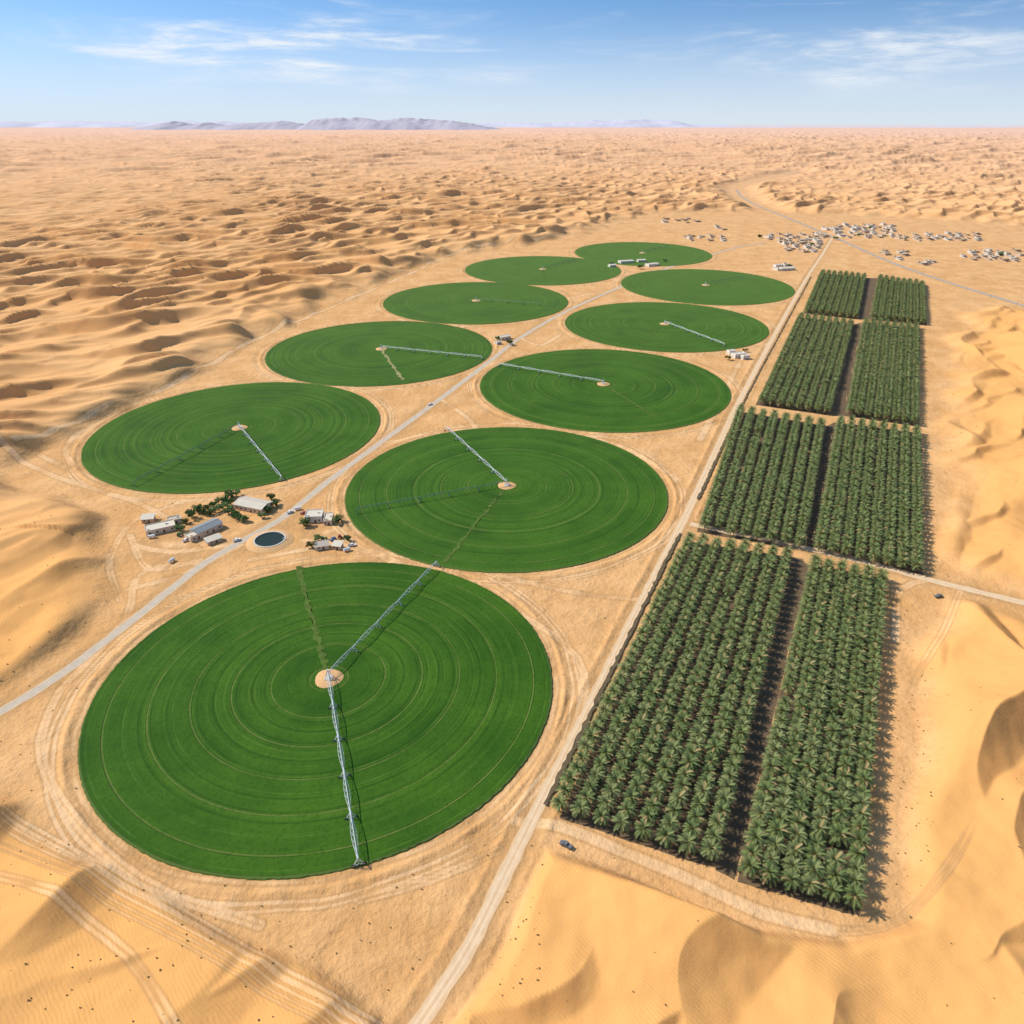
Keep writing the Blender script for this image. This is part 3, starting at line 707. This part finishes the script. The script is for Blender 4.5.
truck(352,546,.2,PWHT,"white pickup truck by field edge"); truck(512,345,.9,PWHT,"white pickup truck at road junction"); truck(430,405,.75,PWHT,"white pickup truck on farm road")
def tractor(px,py,ang,paint,lb):
    x,y=G(px,py); root=new_obj('farm_tractor',None,loc=(x,y,.05),rot=(0,0,ang),label=lb,cat="tractor",group="parked farm tractors")
    b=MB(); b.prism([(0,.8),(2.4,.8),(2.4,1.6),(2.1,1.75),(0,1.8)],-.42,.42); b.prism([(-1.4,.9),(0,.9),(0,1.5),(-1.4,1.7)],-.7,.7); b.bar((1.5,0,1.7),(1.5,0,2.6),.07,0,6); new_obj('body',b.mesh('body',[paint]),parent=root)
    c=MB(); c.prism([(-1.2,1.71),(-.02,1.52),(-.1,2.8),(-1.1,2.8)],-.65,.65); new_obj('cab',c.mesh('cab',[GLASS]),parent=root)
    r=MB(); r.box(-1.35,.1,-.8,.8,2.82,2.95); new_obj('cab_roof',r.mesh('cab_roof',[paint]),parent=root)
    big=wheel_mesh(.95,.5); sm=wheel_mesh(.55,.35)
    for s in (-1,1):
        new_obj('wheel',big,parent=root,loc=(-.8,s*1.0,.95),rot=(0,0,math.pi/2)); new_obj('wheel',sm,parent=root,loc=(1.9,s*.75,.55),rot=(0,0,math.pi/2))
tractor(324,540,.4,PGRN,"green tractor parked in sandy equipment yard"); tractor(340,538,2.0,PRED,"red tractor parked in sandy equipment yard"); tractor(180,536,1.2,PGRN,"green tractor parked in sandy yard")
tk_=MB(); tk_.bar((-2.2,0,1.5),(2.2,0,1.5),1.0,0,16); 
for s in (-1.5,1.5): tk_.box(s-.15,s+.15,-.9,.9,0,.75,1)
tkm=tk_.mesh('storage_tank',[PWHT,CONC])
for (px,py,a) in [(298,510,.4),(172,562,1.2),(347,551,.6),(152,538,.3)]:
    x,y=G(px,py); new_obj('storage_tank',tkm,loc=(x,y,0),rot=(0,0,a),label="white horizontal storage tank on concrete cradles",cat="tank",group="storage tanks in the yard")
# ------------------------------------------------------------------ utility poles along the road
pm=MB(); pm.bar((0,0,0),(0,0,9),.16,0,6,.11); pm.bar((-1.2,0,8.3),(1.2,0,8.3),.09,0,4)
for s in (-1,0,1): pm.bar((s*1.05,0,8.35),(s*1.05,0,8.75),.07,1,5)
pmm=pm.mesh('utility_pole',[BARK,PWHT])
P=smooth_line(GL(HIGH[3:]),60)
for i in range(0,len(P)-1,1):
    d=(P[i+1]-P[i]).normalized(); q=P[i]+Vector((-d.y,d.x))*-12
    new_obj('utility_pole',pmm,loc=(q.x,q.y,0),rot=(0,0,math.atan2(d.y,d.x)+math.pi/2),label="wooden utility pole beside desert highway",cat="utility pole",group="utility poles along the highway")
# ------------------------------------------------------------------ scrub
def tuft(seed):
    r=random.Random(seed); b=MB()
    for k in range(26):
        a=r.uniform(0,6.28); e=r.uniform(.2,1.4); L=r.uniform(.3,.8); d=Vector((math.cos(a)*math.cos(e),math.sin(a)*math.cos(e),math.sin(e))); s=Vector((-math.sin(a),math.cos(a),0))*.13
        b.add([d*.05-s*.5,d*L*.6+s,d*L,d*L*.6-s],[(0,1,2,3)],0)
    return np.array(b.v),np.array(b.f)
TF=[tuft(s) for s in range(4)]
cand=[]
def scat(n,xr,yr):
    for _ in range(n): cand.append((random.uniform(*xr),random.uniform(*yr)))
scat(140,(0,520),(840,1060)); scat(15,(500,1024),(850,1060)); scat(60,(0,120),(500,820)); scat(30,(900,1024),(560,900)); scat(110,(0,480),(360,520)); scat(50,(550,700),(430,640)); scat(30,(930,1024),(300,560)); scat(35,(500,545),(840,1000)); scat(60,(895,930),(600,920))
pts=np.array(GL(cand)); zz=terrain(pts[:,0],pts[:,1])[0]
okm=np.ones(len(pts),bool)
for cx,cy,rx,ry in FD: okm&=np.hypot((pts[:,0]-cx)/(rx+2),(pts[:,1]-cy)/(ry+2))>1
for p,w,_ in ROADS: okm&=seg_dist(pts[:,0],pts[:,1],GL(p))>w*.6
for q in BLK: okm&=~poly_in(pts[:,0],pts[:,1],GL(q[0]))
VV=[];FF=[];off=0
for k,(p,z,o) in enumerate(zip(pts,zz,okm)):
    if not o: continue
    V,F_=TF[k%4]; s=random.uniform(.3,.9)*(1+.0006*p[1]); a=random.uniform(0,6.28); c,sn=math.cos(a)*s,math.sin(a)*s
    VV.append(np.stack([V[:,0]*c-V[:,1]*sn+p[0],V[:,0]*sn+V[:,1]*c+p[1],V[:,2]*s+z-.03],1)); FF.append(F_+off); off+=len(V)
new_obj('desert_scrub',mesh_np('desert_scrub',np.concatenate(VV),np.concatenate(FF),[SCRUB]),label="sparse dry scrub tufts dotted over orange sand",cat="scrub",kind="stuff")
# ------------------------------------------------------------------ mountains
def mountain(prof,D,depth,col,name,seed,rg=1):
    m=mat(name+'_rock',col,.95,.1,.0006,bump=20)  # distance haze is painted into this pale rock colour
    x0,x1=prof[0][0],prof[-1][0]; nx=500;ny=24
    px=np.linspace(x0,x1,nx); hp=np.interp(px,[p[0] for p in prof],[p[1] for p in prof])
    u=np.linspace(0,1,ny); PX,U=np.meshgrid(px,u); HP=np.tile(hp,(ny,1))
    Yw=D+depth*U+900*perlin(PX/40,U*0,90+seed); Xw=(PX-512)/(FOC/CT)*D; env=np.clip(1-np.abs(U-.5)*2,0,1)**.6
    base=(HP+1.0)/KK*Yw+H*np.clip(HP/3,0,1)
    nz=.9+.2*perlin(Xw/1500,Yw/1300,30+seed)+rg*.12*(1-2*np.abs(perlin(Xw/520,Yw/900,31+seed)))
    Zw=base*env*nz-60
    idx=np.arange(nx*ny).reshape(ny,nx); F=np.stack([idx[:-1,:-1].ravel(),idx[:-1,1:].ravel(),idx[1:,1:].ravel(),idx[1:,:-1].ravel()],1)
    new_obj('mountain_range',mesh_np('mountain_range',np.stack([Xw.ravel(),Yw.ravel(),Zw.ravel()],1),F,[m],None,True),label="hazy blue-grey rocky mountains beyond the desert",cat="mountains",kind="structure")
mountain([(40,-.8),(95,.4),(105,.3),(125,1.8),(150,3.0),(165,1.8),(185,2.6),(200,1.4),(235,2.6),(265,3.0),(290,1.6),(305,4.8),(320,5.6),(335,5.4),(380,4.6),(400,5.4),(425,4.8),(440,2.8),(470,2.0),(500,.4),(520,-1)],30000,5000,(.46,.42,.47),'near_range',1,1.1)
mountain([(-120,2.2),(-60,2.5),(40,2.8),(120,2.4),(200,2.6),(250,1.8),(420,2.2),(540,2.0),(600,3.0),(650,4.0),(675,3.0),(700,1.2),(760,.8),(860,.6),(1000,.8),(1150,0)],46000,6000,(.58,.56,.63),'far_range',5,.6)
# ------------------------------------------------------------------ light, sky, camera
SE=math.radians(42); sv=Vector((-1.0,.30,0)).normalized()
sun=bpy.data.lights.new('sun','SUN'); sun.energy=4.9; sun.angle=math.radians(.5); sun.color=(1,.94,.84)
so=bpy.data.objects.new('sun',sun); COL.objects.link(so)
dirv=Vector((sv.x*math.cos(SE),sv.y*math.cos(SE),math.sin(SE))); so.rotation_euler=dirv.to_track_quat('Z','Y').to_euler(); so.location=(0,0,900)
w=bpy.data.worlds.new('World'); scene.world=w; w.use_nodes=True; nt=w.node_tree; bg=nt.nodes['Background']
class WM: node_tree=nt
b=NB(WM)
tc=b.n('ShaderNodeTexCoord').outputs['Generated']
sx=b.n('ShaderNodeSeparateXYZ'); b.link(tc,sx.inputs[0]); zc=sx.outputs[2]
mp=b.vmul(b.vmul(tc,(1,1,2.6)),(0,0,.16),'ADD'); nv=b.n('ShaderNodeVectorMath',operation='NORMALIZE'); b.link(mp,nv.inputs[0])
sk=b.n('ShaderNodeTexSky',sky_type='NISHITA'); sk.sun_disc=False; sk.sun_elevation=SE; sk.sun_rotation=math.atan2(sv.x,sv.y); sk.air_density=1.0; sk.dust_density=.3; sk.ozone_density=1.2; sk.altitude=250
b.link(nv.outputs[0],sk.inputs['Vector'])
hz=b.rng(zc,-.025,.13,1.0,0.0)
sky=b.mix(1.0,sk.outputs[0],(.98,1.28,1.38),'MULTIPLY')
col=b.mix(hz,sky,(5.1,5.6,6.0))
cv=b.vmul(tc,(2.2,2.2,17)); n1=b.noise(cv,1.7,8,.62,dist=.6); cv2=b.vmul(tc,(1.2,1.2,6)); n2=b.noise(cv2,1.6,3)
n3=b.noise(b.vmul(tc,(9,9,60)),1.6,6,.65,dist=.4)
mk=b.math('MULTIPLY',b.rng(n1,.43,.72),b.rng(n2,.40,.60)); mk=b.math('MULTIPLY',mk,b.rng(zc,.01,.05)); mk=b.math('MULTIPLY',mk,b.rng(n3,.35,.6,.25,1.15))
col=b.mix(b.math('MULTIPLY',mk,.85,None,True),col,(6.3,6.6,6.9))
b.link(col,bg.inputs[0]); bg.inputs[1].default_value=.14
cam=bpy.data.cameras.new('camera'); cam.sensor_width=36; cam.lens=36*FOC/1024; cam.clip_start=1; cam.clip_end=200000
co=bpy.data.objects.new('camera',cam); COL.objects.link(co); co.location=(0,0,H); co.rotation_euler=(math.pi/2-TH,0,0); scene.camera=co
scene.view_settings.view_transform='Standard'; scene.view_settings.look='None'; scene.view_settings.exposure=0
